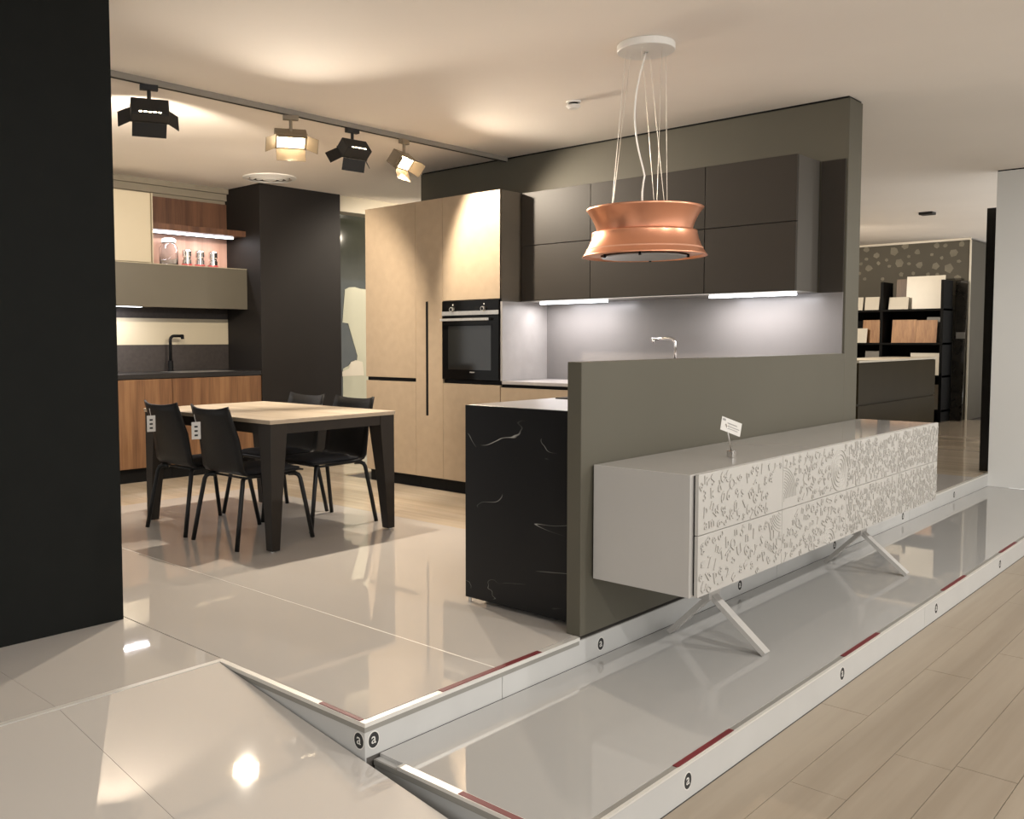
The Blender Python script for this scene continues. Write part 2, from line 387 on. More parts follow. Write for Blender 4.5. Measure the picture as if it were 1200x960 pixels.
MB().prism([(6.41, .9), (6.50, .93), (6.53, 1.0), (6.60, 1.02), (6.70, 1.0), (6.72, .85), (6.41, .85)], lambda u, v: (u, 7.616, v), lambda u, v: (u, 7.613, v)).build('frosted_film', 'sample_w', wn)
# right-hand wall
MB().prism([(-2.2, ZF+.0005), (YO-.004, ZF+.0005), (YO-.004, ZL+.0015), (YE+.001, ZL+.0015), (YE+.001, ZC-.012), (-2.2, ZC-.012)], lambda u, v: (9.501, u, v), lambda u, v: (9.58, u, v)).build('wall_right', 'whitewall', label='plain white partition wall at the end of the display step', cat='wall', kind='structure')
B(9.51, 9.57, -2.2, YE, ZC-.012, ZC).build('trim_4', 'black', label='thin black shadow gap above the white partition', cat='trim', kind='structure')
B(9.66, 9.80, YE+.03, 2.285, .0005, 2.43).build('door_1', 'darkglow', label='tall black door edge behind the white partition', cat='door', kind='structure')
# far room
fw = B(15.5, 16.6, 3.86, 8.6, .0005, ZC-.03).build('wall_far', 'farwall', label='dark olive wall with pale stone-chip wallpaper in the far room', cat='wall', kind='structure')
B(15.48, 15.5, 3.852, 3.875, .0005, ZC-.03).build('corner_trim', 'sample_w', fw)
B(15.47, 15.5, 3.86, 8.6, ZC-.03, ZC).build('cornice', 'sample_w', fw)
rc = random.Random(3)
cp = []
for i in range(400):
    y, z = rc.uniform(3.95, 5.6), rc.uniform(1.95, 2.68)
    if z < 2.15 and y > 4.1: continue
    r = rc.choice((.035, .05, .06, .08))
    if all(math.hypot(y-a, z-b) > r+q+.03 for a, b, q in cp): cp.append((y, z, r))
    if len(cp) > 44: break
for y, z, r in cp:
    k = rc.randint(5, 8); a0 = rc.random()*6
    pts = [(r*rc.uniform(.6, 1.05)*math.cos(a0+2*PI*i/k), r*rc.uniform(.6, 1.05)*math.sin(a0+2*PI*i/k)) for i in range(k)]
    MB().prism(pts, lambda u, v: (15.4995, y+u, z+v), lambda u, v: (15.497, y+u, z+v)).build('wallpaper_chip', 'chip', fw)
B(23.5, 23.8, -2.2, 15, .0, ZC).build('wall_end', 'taupe', label='plain taupe wall at the far end of the showroom', cat='wall', kind='structure')
B(-3.5, 23.5, 13, 13.3, .0, ZC).build('wall_rear', 'taupe', label='plain taupe wall at the rear of the showroom', cat='wall', kind='structure')

# ================================================================ TALL UNITS
def door(x, y0, y1, z0, z1, m, parent, t=.02, name='door'):
    return B(x, x+t, y0+.0012, y1-.0012, z0+.0012, z1-.0012).build(name, m, parent, bev=.0012)
XT = 5.37
G = 'beige tall units of the kitchen wall'
u1 = thing('tall_cabinet', (5.65, 5.74, 0), 'beige tall cabinet with two doors and a black grip groove, next to the window', 'cabinet', G)
B(XT+.022, 5.943, 5.435, 6.053, .10, 2.37).build('body', 'unitside', u1)
B(XT+.0215, XT+.024, 5.437, 6.051, .885, .925).build('grip_groove', 'black', u1)
door(XT, 5.433, 6.055, .105, .888, 'oak', u1); door(XT, 5.433, 6.055, .918, 2.372, 'oak', u1)
B(XT+.05, XT+.07, 5.435, 6.053, 0.0005, .10).build('toe_kick', 'black', u1)
u2 = thing('larder_cabinet', (5.65, 5.28, 0), 'narrow beige larder cabinet with a long vertical black grip', 'cabinet', G)
B(XT+.022, 5.943, 5.124, 5.432, .10, 2.37).build('body', 'unitside', u2)
door(XT, 5.122, 5.433, .105, 2.372, 'oak', u2)
B(XT-.003, XT+.002, 5.288, 5.312, .615, 1.55).build('grip_groove', 'black', u2)
B(XT+.05, XT+.07, 5.124, 5.432, 0.0005, .10).build('toe_kick', 'black', u2)
u3 = thing('oven_cabinet', (5.65, 4.82, 0), 'beige tall cabinet housing the black oven', 'cabinet', G)
bm = MB(); bm.box(XT+.022, 5.943, 4.521, 4.535, .10, 2.37); bm.box(XT+.022, 5.943, 5.108, 5.122, .10, 2.37); bm.box(XT+.5, 5.943, 4.535, 5.108, .10, 2.37)
bm.box(XT+.022, XT+.5, 4.535, 5.108, .86, .915); bm.box(XT+.022, XT+.5, 4.535, 5.108, 1.545, 2.37); bm.box(XT+.022, XT+.5, 4.535, 5.108, .10, .12)
bm.build('body', 'unitside', u3)
door(XT, 4.521, 5.122, 1.548, 2.372, 'oak', u3); door(XT, 4.521, 5.122, .105, .888, 'oak', u3)
B(XT+.0, XT+.012, 4.5185, 4.5208, .92, 2.37).build('edge_profile', 'black', u3)
B(XT+.018, XT+.021, 4.523, 5.12, .888, .916).build('grip_groove', 'black', u3)
B(XT+.05, XT+.07, 4.521, 5.122, 0.0005, .10).build('toe_kick', 'black', u3)
B(XT+.002, 5.942, 4.5, 4.518, .922, 1.527).build('side_panel', 'stone', u3, label='grey stoneware panel on the side of the oven cabinet')
# oven
ov = thing('oven', (5.5, 4.82, .92), 'built-in black glass oven with steel control strip', 'oven')
B(XT+.005, XT+.48, 4.54, 5.104, .920, 1.543).build('oven_body', 'black', ov)
B(XT-.012, XT+.005, 4.525, 5.119, .922, 1.425).build('oven_door', 'ovenglass', ov, bev=.002)
dw = [c for c in ov.children if c.name.startswith('oven_door')][0]
B(XT-.0135, XT-.012, 4.60, 5.05, 1.00, 1.345).build('window', 'ovenwin', dw)
B(XT-.013, XT-.012, 4.77, 4.82, .978, .986).build('maker_mark', 'greyink', dw)
hb = MB().box(XT-.046, XT-.036, 4.60, 5.112, 1.385, 1.405); hb.box(XT-.038, XT-.012, 4.62, 4.64, 1.39, 1.40); hb.box(XT-.038, XT-.012, 5.07, 5.09, 1.39, 1.40)
hb.build('handle', 'steel', dw, bev=.002)
cpn = B(XT-.012, XT+.005, 4.525, 5.119, 1.43, 1.543).build('control_panel', 'ovenglass', ov, bev=.002)
B(XT-.016, XT-.012, 4.525, 5.119, 1.43, 1.462).build('steel_strip', 'steel', cpn)
for y in (5.0, 4.672):
    k = MB(); n = 20
    k.prism([(.019*math.cos(2*PI*i/n), .019*math.sin(2*PI*i/n)) for i in range(n)], lambda u, v: (XT-.012, y+u, 1.476+v), lambda u, v: (XT-.036, y+u, 1.476+v))
    kn = k.build('knob', 'steel', cpn, bev=.002)
    MB().prism([(.013*math.cos(2*PI*i/n), .013*math.sin(2*PI*i/n)) for i in range(n)], lambda u, v: (XT-.036, y+u, 1.476+v), lambda u, v: (XT-.0365, y+u, 1.476+v)).build('knob_cap', 'black', kn)
    B(XT-.0125, XT-.012, y-.004, y+.004, 1.507, 1.518).build('mark', 'tag', cpn)

# ================================================================ BASE RUN + WORKTOP
G = 'beige base units under the grey worktop'
for i, (a, b, lb) in enumerate(((3.87, 4.515, 'beige base cabinet directly beside the oven cabinet'), (3.0, 3.867, 'wide beige base cabinet under the chrome tap'), (2.25, 2.997, 'beige base cabinet in the corner behind the half-height wall'))):
    u = thing('base_cabinet', (5.65, (a+b)/2, 0), lb, 'cabinet', G)
    B(XT+.022, 5.942, a, b, .10, .895).build('body', 'unitside', u)
    door(XT, a, b, .105, .50, 'oak', u, name='drawer_front'); door(XT, a, b, .503, .872, 'oak', u, name='drawer_front')
    B(XT+.0215, XT+.0235, a, b, .872, .895).build('grip_groove', 'black', u)
    B(XT+.05, XT+.07, a, b, .0005, .10).build('toe_kick', 'black', u)
B(XT-.003, 5.943, 2.248, 4.4985, .897, .921).build('worktop', 'worktop_grey', label='thin grey quartz worktop along the kitchen wall', cat='worktop', bev=.002)
sp = B(5.931, 5.944, 2.19, 4.498, .922, 1.526).build('splashback', 'splash', label='smooth grey splashback panel lit by the cabinet lights', cat='panel')
B(5.931, 5.944, 2.19, 2.335, 1.527, 2.355).build('filler_panel', 'cabdark', label='dark bronze filler panel between upper cabinet and wall end', cat='panel')
# sink tap on the run
def tap(name, base, h, reach, ang, m, label, base_r=.024, r=.0115):
    t = thing(name, base, label, 'tap')
    x, y, z = base; dx, dy = math.cos(ang), math.sin(ang)
    MB().cyl((x, y), base_r, z, z+.012, 24).build('base_ring', m, t, smooth=False)
    body = MB().cyl((x, y), base_r*.8, z+.012, z+.10, 24).build('body', m, t)
    pts = [(x, y, z+.10), (x, y, z+h-.04)]
    for k in range(1, 7):
        a = PI/2*k/6; pts.append((x+dx*.04*(1-math.cos(a)), y+dy*.04*(1-math.cos(a)), z+h-.04+.04*math.sin(a)))
    pts.append((x+dx*reach, y+dy*reach, z+h))
    MB().tube(pts, r, 12).build('spout', m, t, smooth=True)
    MB().tube([(x+dx*reach*.93, y+dy*reach*.93, z+h), (x+dx*reach*.93, y+dy*reach*.93, z+h-.03)], r*1.05, 12).build('nozzle', m, t, smooth=True)
    MB().tube([(x-dy*base_r*.8, y+dx*base_r*.8, z+.06), (x-dy*(base_r+.035), y+dx*(base_r+.035), z+.07)], .007, 10).build('lever', m, t, smooth=True)
    return t
tap('chrome_tap', (5.75, 3.25, .9213), .318, .185, PI/2, 'chrome', 'chrome angular kitchen tap in front of the grey splashback')
sk = MB().box(5.44, 5.70, 3.02, 3.84, .9213, .9245); sk.build('cooktop_sink', 'blackwork', label='flat black inset sink cover on the grey worktop', cat='sink')

# ================================================================ UPPER CABINETS
G = 'dark bronze upper cabinets'
XW = 5.60
for a, b, lb in ((3.862, 4.498, 'dark bronze upper cabinet touching the oven cabinet'), (2.962, 3.860, 'wide dark bronze upper cabinet behind the copper pendant hood'), (2.352, 2.960, 'dark bronze upper cabinet at the open end of the row')):
    u = thing('upper_cabinet', (5.77, (a+b)/2, 1.53), lb, 'cabinet', G)
    B(XW+.02, 5.943, a, b, 1.532, 2.36).build('body', 'cabside', u)
    door(XW, a, b, 1.535, 1.953, 'cabdark', u); door(XW, a, b, 1.957, 2.362, 'cabdark', u)
    B(XW+.001, 5.943, a, b, 1.527, 1.532).build('bottom_plate', 'steel', u)
def led(name, x0, x1, y0, y1, z, label, gain=1, group='cabinet light bars'):
    t = thing(name, ((x0+x1)/2, (y0+y1)/2, z), label, 'light bar', group)
    B(x0, x1, y0, y1, z-.004, z-.0002).build('housing', 'steel', t)
    B(x0+.003, x1-.003, y0+.003, y1-.003, z-.018, z-.004).build('diffuser', 'led', t)
    L = bpy.data.lights.new('light_bar_lamp', 'AREA'); L.shape = 'RECTANGLE'; L.size = max(.02, x1-x0-.01); L.size_y = y1-y0-.01
    L.energy = gain*LED_W*max(x1-x0, y1-y0); L.color = (1, .96, .98)
    lo = bpy.data.objects.new('light_bar_lamp', L); COL.objects.link(lo); lo.parent = t; lo.location = (0, 0, -.020)
led('light_bar', 5.70, 5.75, 3.80, 4.40, 1.5268, 'slim white light bar under the upper cabinet beside the oven cabinet')
led('light_bar', 5.70, 5.75, 2.40, 2.98, 1.5268, 'slim white light bar under the upper cabinet at the open end')

# ================================================================ PENINSULA
pn = thing('peninsula', (4.2, 2.57, 0), 'kitchen peninsula with a black marble end panel and thin grey top behind the half-height wall', 'kitchen island')
B(3.175, 3.195, 2.248, 2.885, .020, .930).build('end_panel', 'marble', pn, bev=.0015, label='black marble end panel with white veins')
B(3.197, 4.95, 2.27, 2.86, .10, .905).build('body', 'unitside', pn)
for k in range(3):
    a = 3.20+k*.583
    B(a, a+.58, 2.861, 2.881, .105, .90).build('door', 'oak', pn)
B(3.197, 4.97, 2.248, 2.885, .905, .930).build('countertop', 'worktop_grey', pn, bev=.0015)
B(3.25, 4.93, 2.31, 2.82, .0005, .10).build('toe_kick', 'black', pn)
for y in (2.29, 2.865):
    MB().cyl((3.185, y), .008, .0003, .020, 12).build('foot', 'steel', pn)
B(3.80, 4.58, 2.31, 2.83, .9303, .936).build('induction_hob', 'ovenglass', label='flat black induction hob on the peninsula top', cat='hob', bev=.002)

# ================================================================ COPPER PENDANT HOOD
PX, PY = 4.19, 2.555
ph = thing('pendant_hood', (PX, PY, 1.64), 'copper pendant extractor hood hanging on wires from a round ceiling plate', 'pendant hood')
c0 = (PX, PY, 0)
def flare(r0, r1, z0, z1, n=14, t=.003, pw=1.9):   # concave flare from narrow (z0) to wide (z1)
    out = [(r0+(r1-r0)*(k/n)**pw, z0+(z1-z0)*k/n) for k in range(n+1)]
    inn = [(r-t, z) for r, z in reversed(out)]
    return out+inn
s1 = MB().lathe(flare(.238, .297, 1.760, 1.905), c0, 72, True).build('upper_shade', 'copper', ph, smooth=True)
s2 = MB().lathe(flare(.266, .318, 1.786, 1.660, pw=1.8), c0, 72, True).build('lower_shade', 'copper', ph, smooth=True)
MB().lathe([(.232, 1.772), (.265, 1.784), (.265, 1.780), (.232, 1.768)], c0, 72, True).build('shade_ring', 'copper', s2)
MB().lathe([(.0, 1.70), (.315-.02, 1.70), (.30, 1.672), (.222, 1.668)], c0, 72).build('inner_tray', 'copper_in', ph, smooth=True)
MB().lathe([(.0, 1.664), (.210, 1.664), (.217, 1.660), (.217, 1.656), (.0, 1.654)], c0, 64).build('filter_plate', 'hoodglass', ph)
for a in (2.6, 3.6, 5.2, .4):
    x, y = PX+.221*math.cos(a), PY+.221*math.sin(a)
    MB().cyl((x, y), .007, 1.651, 1.668, 10).build('clip', 'black', ph)
MB().cyl((PX, PY), .15, 1.70, 1.775, 40).build('motor_housing', 'lampbronze_lit', ph)
rose = MB().lathe([(0, ZC-.001), (.143, ZC-.001), (.146, ZC-.005), (.146, ZC-.034), (.143, ZC-.038), (0, ZC-.038)], c0, 56).build('ceiling_plate', 'white', ph)
MB().cyl((PX, PY), .012, ZC-.044, ZC-.038, 16).build('cable_gland', 'steel', rose)
for k in range(6):
    a = 2*PI*k/6+.35; b = a+(.55 if k % 2 else -.55)
    MB().tube([(PX+.105*math.cos(a), PY+.105*math.sin(a), ZC-.038), (PX+.19*math.cos(b), PY+.19*math.sin(b), 1.70)], .0012, 6).build('wire', 'wire', ph)
cab = []
for k in range(25):
    t = k/24; z = ZC-.04-(ZC-.04-1.70)*t
    off = -.055*math.sin(PI*min(1, t/.62))**1 if t < .62 else -.012*math.sin((t-.62)*14)
    cab.append((PX+off*R_.x, PY+off*R_.y, z))
MB().tube(cab, .0042, 8).build('cable', 'white', ph, smooth=True)

# ================================================================ TRACK AND SPOTLIGHTS
TY = 4.93
tk = B(1.95, 5.93, TY-.02, TY+.02, ZC-.034, ZC-.0003).build('light_track', 'track', label='long grey ceiling track carrying the barn-door spotlights', cat='light track')
B(1.95, 5.93, TY-.008, TY+.008, ZC-.035, ZC-.0335).build('track_slot', 'black', tk)
def spot(loc, rz, tilt, m, label, watts, group, size=116, gain=1, col=(1, .87, .71)):
    """head looks along local +y, tilted down by tilt"""
    t = thing('spotlight', (0, 0, 0), label, 'spotlight', group)
    B(-.05, .05, -.018, .018, -.030, -.0002).build('adapter', m, t)
    MB().tube([(0, 0, -.03), (0, 0, -.125)], .011, 12).build('stem', m, t)
    hd = MB(); ca, sa = math.cos(tilt), math.sin(tilt)
    def tr(x, y, z): return (x, y*ca+z*sa, -.165-y*sa+z*ca)
    def hbox(x0, x1, y0, y1, z0, z1):
        q = [(x0, y0), (x1, y0), (x1, y1), (x0, y1)]
        return MB().hexa([tr(x, y, z0) for x, y in q], [tr(x, y, z1) for x, y in q])
    h = hbox(-.105, .105, -.075, .0, -.054, .054).build('head', m, t, bev=.006)
    for k in range(5):
        hbox(-.062+k*.026, -.046+k*.026, -.0756, -.0748, -.040, -.034).build('vent', 'glow', h)
    hbox(-.088, .088, -.001, .004, -.042, .042).build('lens', 'glow', h)
    rim = MB()
    for a in ((-.105, .105, .0, .010, .043, .054), (-.105, .105, .0, .010, -.054, -.043), (-.105, -.09, .0, .010, -.043, .043), (.09, .105, .0, .010, -.043, .043)):
        q = hbox(*a); rim.add(q.v, q.f)
    rim.build('rim', m, h)
    def flap(p0, p1, d, k0, k1):                     # hinge from p0 to p1, opening direction d, narrower at outer edge
        p0, p1, d = Vector(p0), Vector(p1), Vector(d); n = (p1-p0).cross(d).normalized()*.0018
        e = (p1-p0)
        q = [p0+e*.02, p1-e*.02, p1+d+e*k1, p0+d-e*k0]
        MB().hexa([tr(*(v-n)) for v in q], [tr(*(v+n)) for v in q]).build('barn_door', m, h, bev=.001)
    flap((-.1, .012, .052), (.1, .012, .052), (0, .074, .010), -.02, -.02)
    flap((.1, .012, -.052), (-.1, .012, -.052), (0, .068, -.050), -.02, -.02)
    flap((-.102, .012, -.05), (-.102, .012, .05), (-.068, .062, 0), .0, .0)
    flap((.102, .012, .05), (.102, .012, -.05), (.068, .062, 0), .0, .0)
    L = bpy.data.lights.new('spotlight_bulb', 'SPOT'); L.energy = watts*gain; L.color = col; L.spot_size = math.radians(size); L.spot_blend = .35; L.shadow_soft_size = .028
    lo = bpy.data.objects.new('spotlight_bulb', L); COL.objects.link(lo); lo.parent = t
    lo.location = tr(0, .034, 0); lo.rotation_euler = Vector((0, ca, -sa)).to_track_quat('-Z', 'Y').to_euler()
    t.location = loc; t.rotation_euler = (0, 0, rz); W[t.name] = Vector(loc)
    return t
ZT = ZC-.034
G = 'barn-door spotlights on the kitchen track'
spot((2.72, TY, ZT), math.radians(-24), math.radians(22), 'lampblack', 'black barn-door spotlight over the near end of the table, turned to the walnut kitchen', SPOT_W, G, size=112)
spot((3.73, TY, ZT), math.radians(150), math.radians(36), 'lampbronze_lit', 'glowing barn-door spotlight over the middle of the track, turned to the ramp', SPOT_W, G)
spot((4.26, TY, ZT), math.radians(-4), math.radians(40), 'lampblack', 'black barn-door spotlight between the two glowing ones, tilted sideways', SPOT_W, G, size=112)
spot((4.76, TY, ZT), math.radians(196), math.radians(38), 'lampbronze_lit', 'glowing barn-door spotlight nearest the olive wall', SPOT_W, G, size=140, gain=.9)
# unseen second track, added to light the sideboard, step and white partition
for ty, xs_ in ((-.9, (1.2, 3.4, 5.6, 7.6)),):
    t2 = B(.2, 9.0, ty-.02, ty+.02, ZC-.034, ZC-.0003).build('light_track', 'track', label='ceiling track over the plank shop floor', cat='light track')
    for x in xs_:
        spot((x, ty, ZT), math.radians(-10), math.radians(46), 'lampblack', 'black barn-door spotlight on the track over the plank shop floor', SHOW_W, 'barn-door spotlights over the shop floor', col=(1, .97, .93))
for x, y, rz_, gn, lb in ((11.6, 5.6, -100, 1.7, 'in the far sample room, lighting the rack'), (7.5, 6.2, 10, .8, 'in the passage, lighting the shop window')):  # hidden tracks and lamps added to brighten the far room and the passage
    t2 = B(x-.4, x+.4, y-.02, y+.02, ZC-.034, ZC-.0003).build('light_track', 'track', label='short ceiling track '+lb, cat='light track')
    spot((x, y, ZT), math.radians(rz_), math.radians(35), 'lampblack', 'black spotlight '+lb, SPOT_W, None, gain=gn)

# small ceiling fittings
sd = thing('smoke_detector', (4.856, 3.483, ZC-.05), 'small white smoke detector on the ceiling near the copper hood', 'smoke detector')
MB().lathe([(0, ZC), (.046, ZC), (.046, ZC-.010), (0, ZC-.010)], (4.856, 3.483, 0), 32).build('base', 'white', sd)
MB().lathe([(0, ZC-.022), (.040, ZC-.022), (.046, ZC-.030), (.030, ZC-.046), (0, ZC-.048)], (4.856, 3.483, 0), 32).build('cap', 'white', sd)
MB().lathe([(0, ZC-.010), (.030, ZC-.010), (.030, ZC-.022), (0, ZC-.022)], (4.856, 3.483, 0), 32).build('slot_ring', 'black', sd)
vt = thing('air_diffuser', (5.10, 7.07, ZC-.03), 'round white ceiling air diffuser in front of the umber column', 'air vent')
for i, (r0, r1, z) in enumerate(((.205, .245, .004), (.150, .178, .010), (.095, .122, .016), (.0, .060, .022))):
    MB().lathe([(r0, ZC-z-.010), (r1, ZC-z+.002 if i else ZC-.0005), (r1, ZC-z-.004), (r0, ZC-z-.016)], (5.10, 7.07, 0), 48, True).build('ring', 'white', vt)
MB().cyl((5.10, 7.07), .19, ZC-.0035, ZC-.0005, 40).build('backing', 'grout', vt)
B(11.95, 12.10, 3.40, 3.55, ZC-.03, ZC-.0003).build('downlight', 'lampblack', label='small square black downlight on the far ceiling', cat='downlight', bev=.004)

# ================================================================ DINING TABLE
tx0, tx1, ty0, ty1, tz = 3.11, 4.10, 4.34, 5.80, .775
tb = thing('dining_table', ((tx0+tx1)/2, (ty0+ty1)/2, 0), 'square-edged dining table with a pale oak top and dark tapered legs', 'table')
tp = B(tx0, tx1, ty0, ty1, tz-.008, tz).build('tabletop', 'table', tb, bev=.001)
B(tx0+.002, tx1-.002, ty0+.002, ty1-.002, tz-.024, tz-.008).build('top_edge', 'tableedge', tp)
ap = MB()
ap.box(tx0+.09, tx1-.09, ty0+.012, ty0+.032, tz-.085, tz-.0245); ap.box(tx0+.09, tx1-.09, ty1-.032, ty1-.012, tz-.085, tz-.0245)
ap.box(tx0+.012, tx0+.032, ty0+.09, ty1-.09, tz-.085, tz-.0245); ap.box(tx1-.032, tx1-.012, ty0+.09, ty1-.09, tz-.085, tz-.0245)
ap.build('apron', 'tableleg', tb)
for sx, X0 in ((1, tx0+.006), (-1, tx1-.006)):
    for sy, Y0 in ((1, ty0+.006), (-1, ty1-.006)):
        a, b = .118, .058
        q = lambda d, z: [(X0, Y0, z), (X0+sx*d, Y0, z), (X0+sx*d, Y0+sy*d, z), (X0, Y0+sy*d, z)]
        m = MB()
        lv = [(.008, b), (tz-.40, b+(a-b)*.5), (tz-.085, a), (tz-.0245, a)]
        vs = []; fs = []
        for z, d in lv: vs += q(d, z)
        for i in range(len(lv)-1):
            for k in range(4): fs.append((i*4+k, i*4+(k+1) % 4, i*4+4+(k+1) % 4, i*4+4+k))
        fs += [(3, 2, 1, 0), (12, 13, 14, 15)]
        lg = m.add(vs, fs).build('leg', 'tableleg', tb, bev=.003)
        MB().cyl((X0+sx*.02, Y0+sy*.02), .012, .0003, .008, 12).build('glide', 'steel', lg)

# ================================================================ CHAIRS
def chair(label, group):
    """local: faces +x, origin on the floor in the middle"""
    t = thing('dining_chair', (0, 0, 0), label, 'chair', group)
    # side profile of the sling shell from the top of the back to the seat front (x, z, half width)
    prof = [(-.335, .828, .200), (-.318, .785, .204), (-.296, .725, .209), (-.272, .655, .213), (-.248, .58, .216), (-.226, .51, .217), (-.212, .465, .218),
            (-.190, .440, .218), (-.155, .428, .218), (-.08, .424, .217), (.02, .426, .215), (.12, .432, .212), (.20, .436, .208), (.238, .430, .204)]
    nv = 9; top = []; 
    P = [Vector((p[0], 0, p[1])) for p in prof]
    for i, (x, z, hw) in enumerate(prof):
        tv = (P[min(i+1, len(P)-1)]-P[max(i-1, 0)]).normalized(); nrm = Vector((-tv.z, 0, tv.x)) if True else None
        back = max(0, min(1, (z-.45)/.2))
        for k in range(nv):
            s = -1+2*k/(nv-1)
            dz = .022*abs(s)**3 if i == 0 else (.008*abs(s)**3 if i == 1 else 0)
            dx = back*.035*(s*s)         # sides wrap slightly forward
            top.append((x+dx, s*hw, z+dz))
    n = len(prof)
    fs = [(i*nv+k, i*nv+k+1, (i+1)*nv+k+1, (i+1)*nv+k) for i in range(n-1) for k in range(nv-1)]
    o = MB().add(top, fs).build('shell', 'leather', t, smooth=True)
    md = o.modifiers.new('thickness', 'SOLIDIFY'); md.thickness = .012; md.offset = 0
    pad = MB(); pv = []
    for z0 in (.4335, .470):
        for i in range(9):
            x = -.165+.385*i/8
            for k in range(7):
                s = -1+2*k/6; e = max(abs(s), abs(-1+2*i/8))
                pv.append((x, s*.19, z0-(.020*e**5 if z0 > .44 else 0)))
    pf = []
    for L_ in (0, 63):
        pf += [(L_+i*7+k, L_+i*7+k+1, L_+(i+1)*7+k+1, L_+(i+1)*7+k) for i in range(8) for k in range(6)]
    ring = [k for k in range(7)]+[i*7+6 for i in range(1, 9)]+[8*7+k for k in range(5, -1, -1)]+[i*7 for i in range(7, 0, -1)]
    pf += [(ring[i], ring[(i+1) % len(ring)], 63+ring[(i+1) % len(ring)], 63+ring[i]) for i in range(len(ring))]
    pad.add(pv, pf).build('seat_pad', 'seatpad', t, smooth=True)
    fr = MB()
    for s in (-1, 1): fr.tube([(-.19, s*.195, .418), (.19, s*.192, .414)], .007, 8)
    fr.tube([(-.17, -.19, .414), (-.17, .19, .414)], .007, 8); fr.tube([(.17, -.19, .414), (.17, .19, .414)], .007, 8)
    fr.build('seat_frame', 'chairleg', t, smooth=True)
    for sx in (-1, 1):
        for sy in (-1, 1):
            pts = [(sx*.165, sy*.150, .408), (sx*.190, sy*.182, .410), (sx*.205, sy*.198, .400), (sx*.212, sy*.206, .380), (sx*.245, sy*.222, .20), (sx*.280, sy*.238, .0008)]
            MB().tube(pts, .0140, 12).build('leg', 'chairleg', t, smooth=True)
    return t
G = 'black leather chairs at the dining table'
chairs = [((3.28, 5.34), 0, 'black leather dining chair with a price tag, on the pillar side beside the walnut kitchen'),
          ((3.28, 4.77), 0, 'black leather dining chair with a price tag, on the pillar side, nearer the peninsula'),
          ((3.90, 5.39), PI, 'black leather dining chair without tag, facing the pillar, beside the umber column'),
          ((3.90, 4.86), PI, 'black leather dining chair without tag, facing the pillar, towards the peninsula')]
c1 = chair(chairs[0][2], G)
for i, ((x, y), rz_, lb) in enumerate(chairs):
    c = c1 if i == 0 else copy_tree(c1)
    c.location = (x, y, 0); c.rotation_euler = (0, 0, rz_); c['label'] = lb
# hanging price tags
for (xx, y), zt, lb in (((2.938, 5.385), .758, 'white price tag hanging from the chair beside the walnut kitchen'), ((2.938, 4.85), .748, 'white price tag hanging from the chair nearer the peninsula')):
    tg = thing('price_tag', (xx, y, zt-.1), lb, 'price tag', 'price tags on the chairs')
    def tp_(u, v, d): return (xx+u*.70+d*.7, y-u*.72+d*.7, zt-.104+v+u*.06)
    card = MB().prism([(-.027, 0), (.027, 0), (.027, .104), (-.027, .104)], lambda u, v: tp_(u, v, 0), lambda u, v: tp_(u, v, .001)).build('card', 'tag', tg)
    MB().tube([tp_(0, .10, -.001), tp_(-.006, .125, 0), tp_(-.012, .150, .006)], .0018, 6).build('string', 'tag', tg)
    for k in range(3):
        v0 = .018+k*.026
        MB().prism([(-.010, v0), (.010, v0), (.010, v0+.011), (-.010, v0+.011)], lambda u, v: tp_(u, v, -.0008), lambda u, v: tp_(u, v, -.0003)).build('print', 'ink', card)

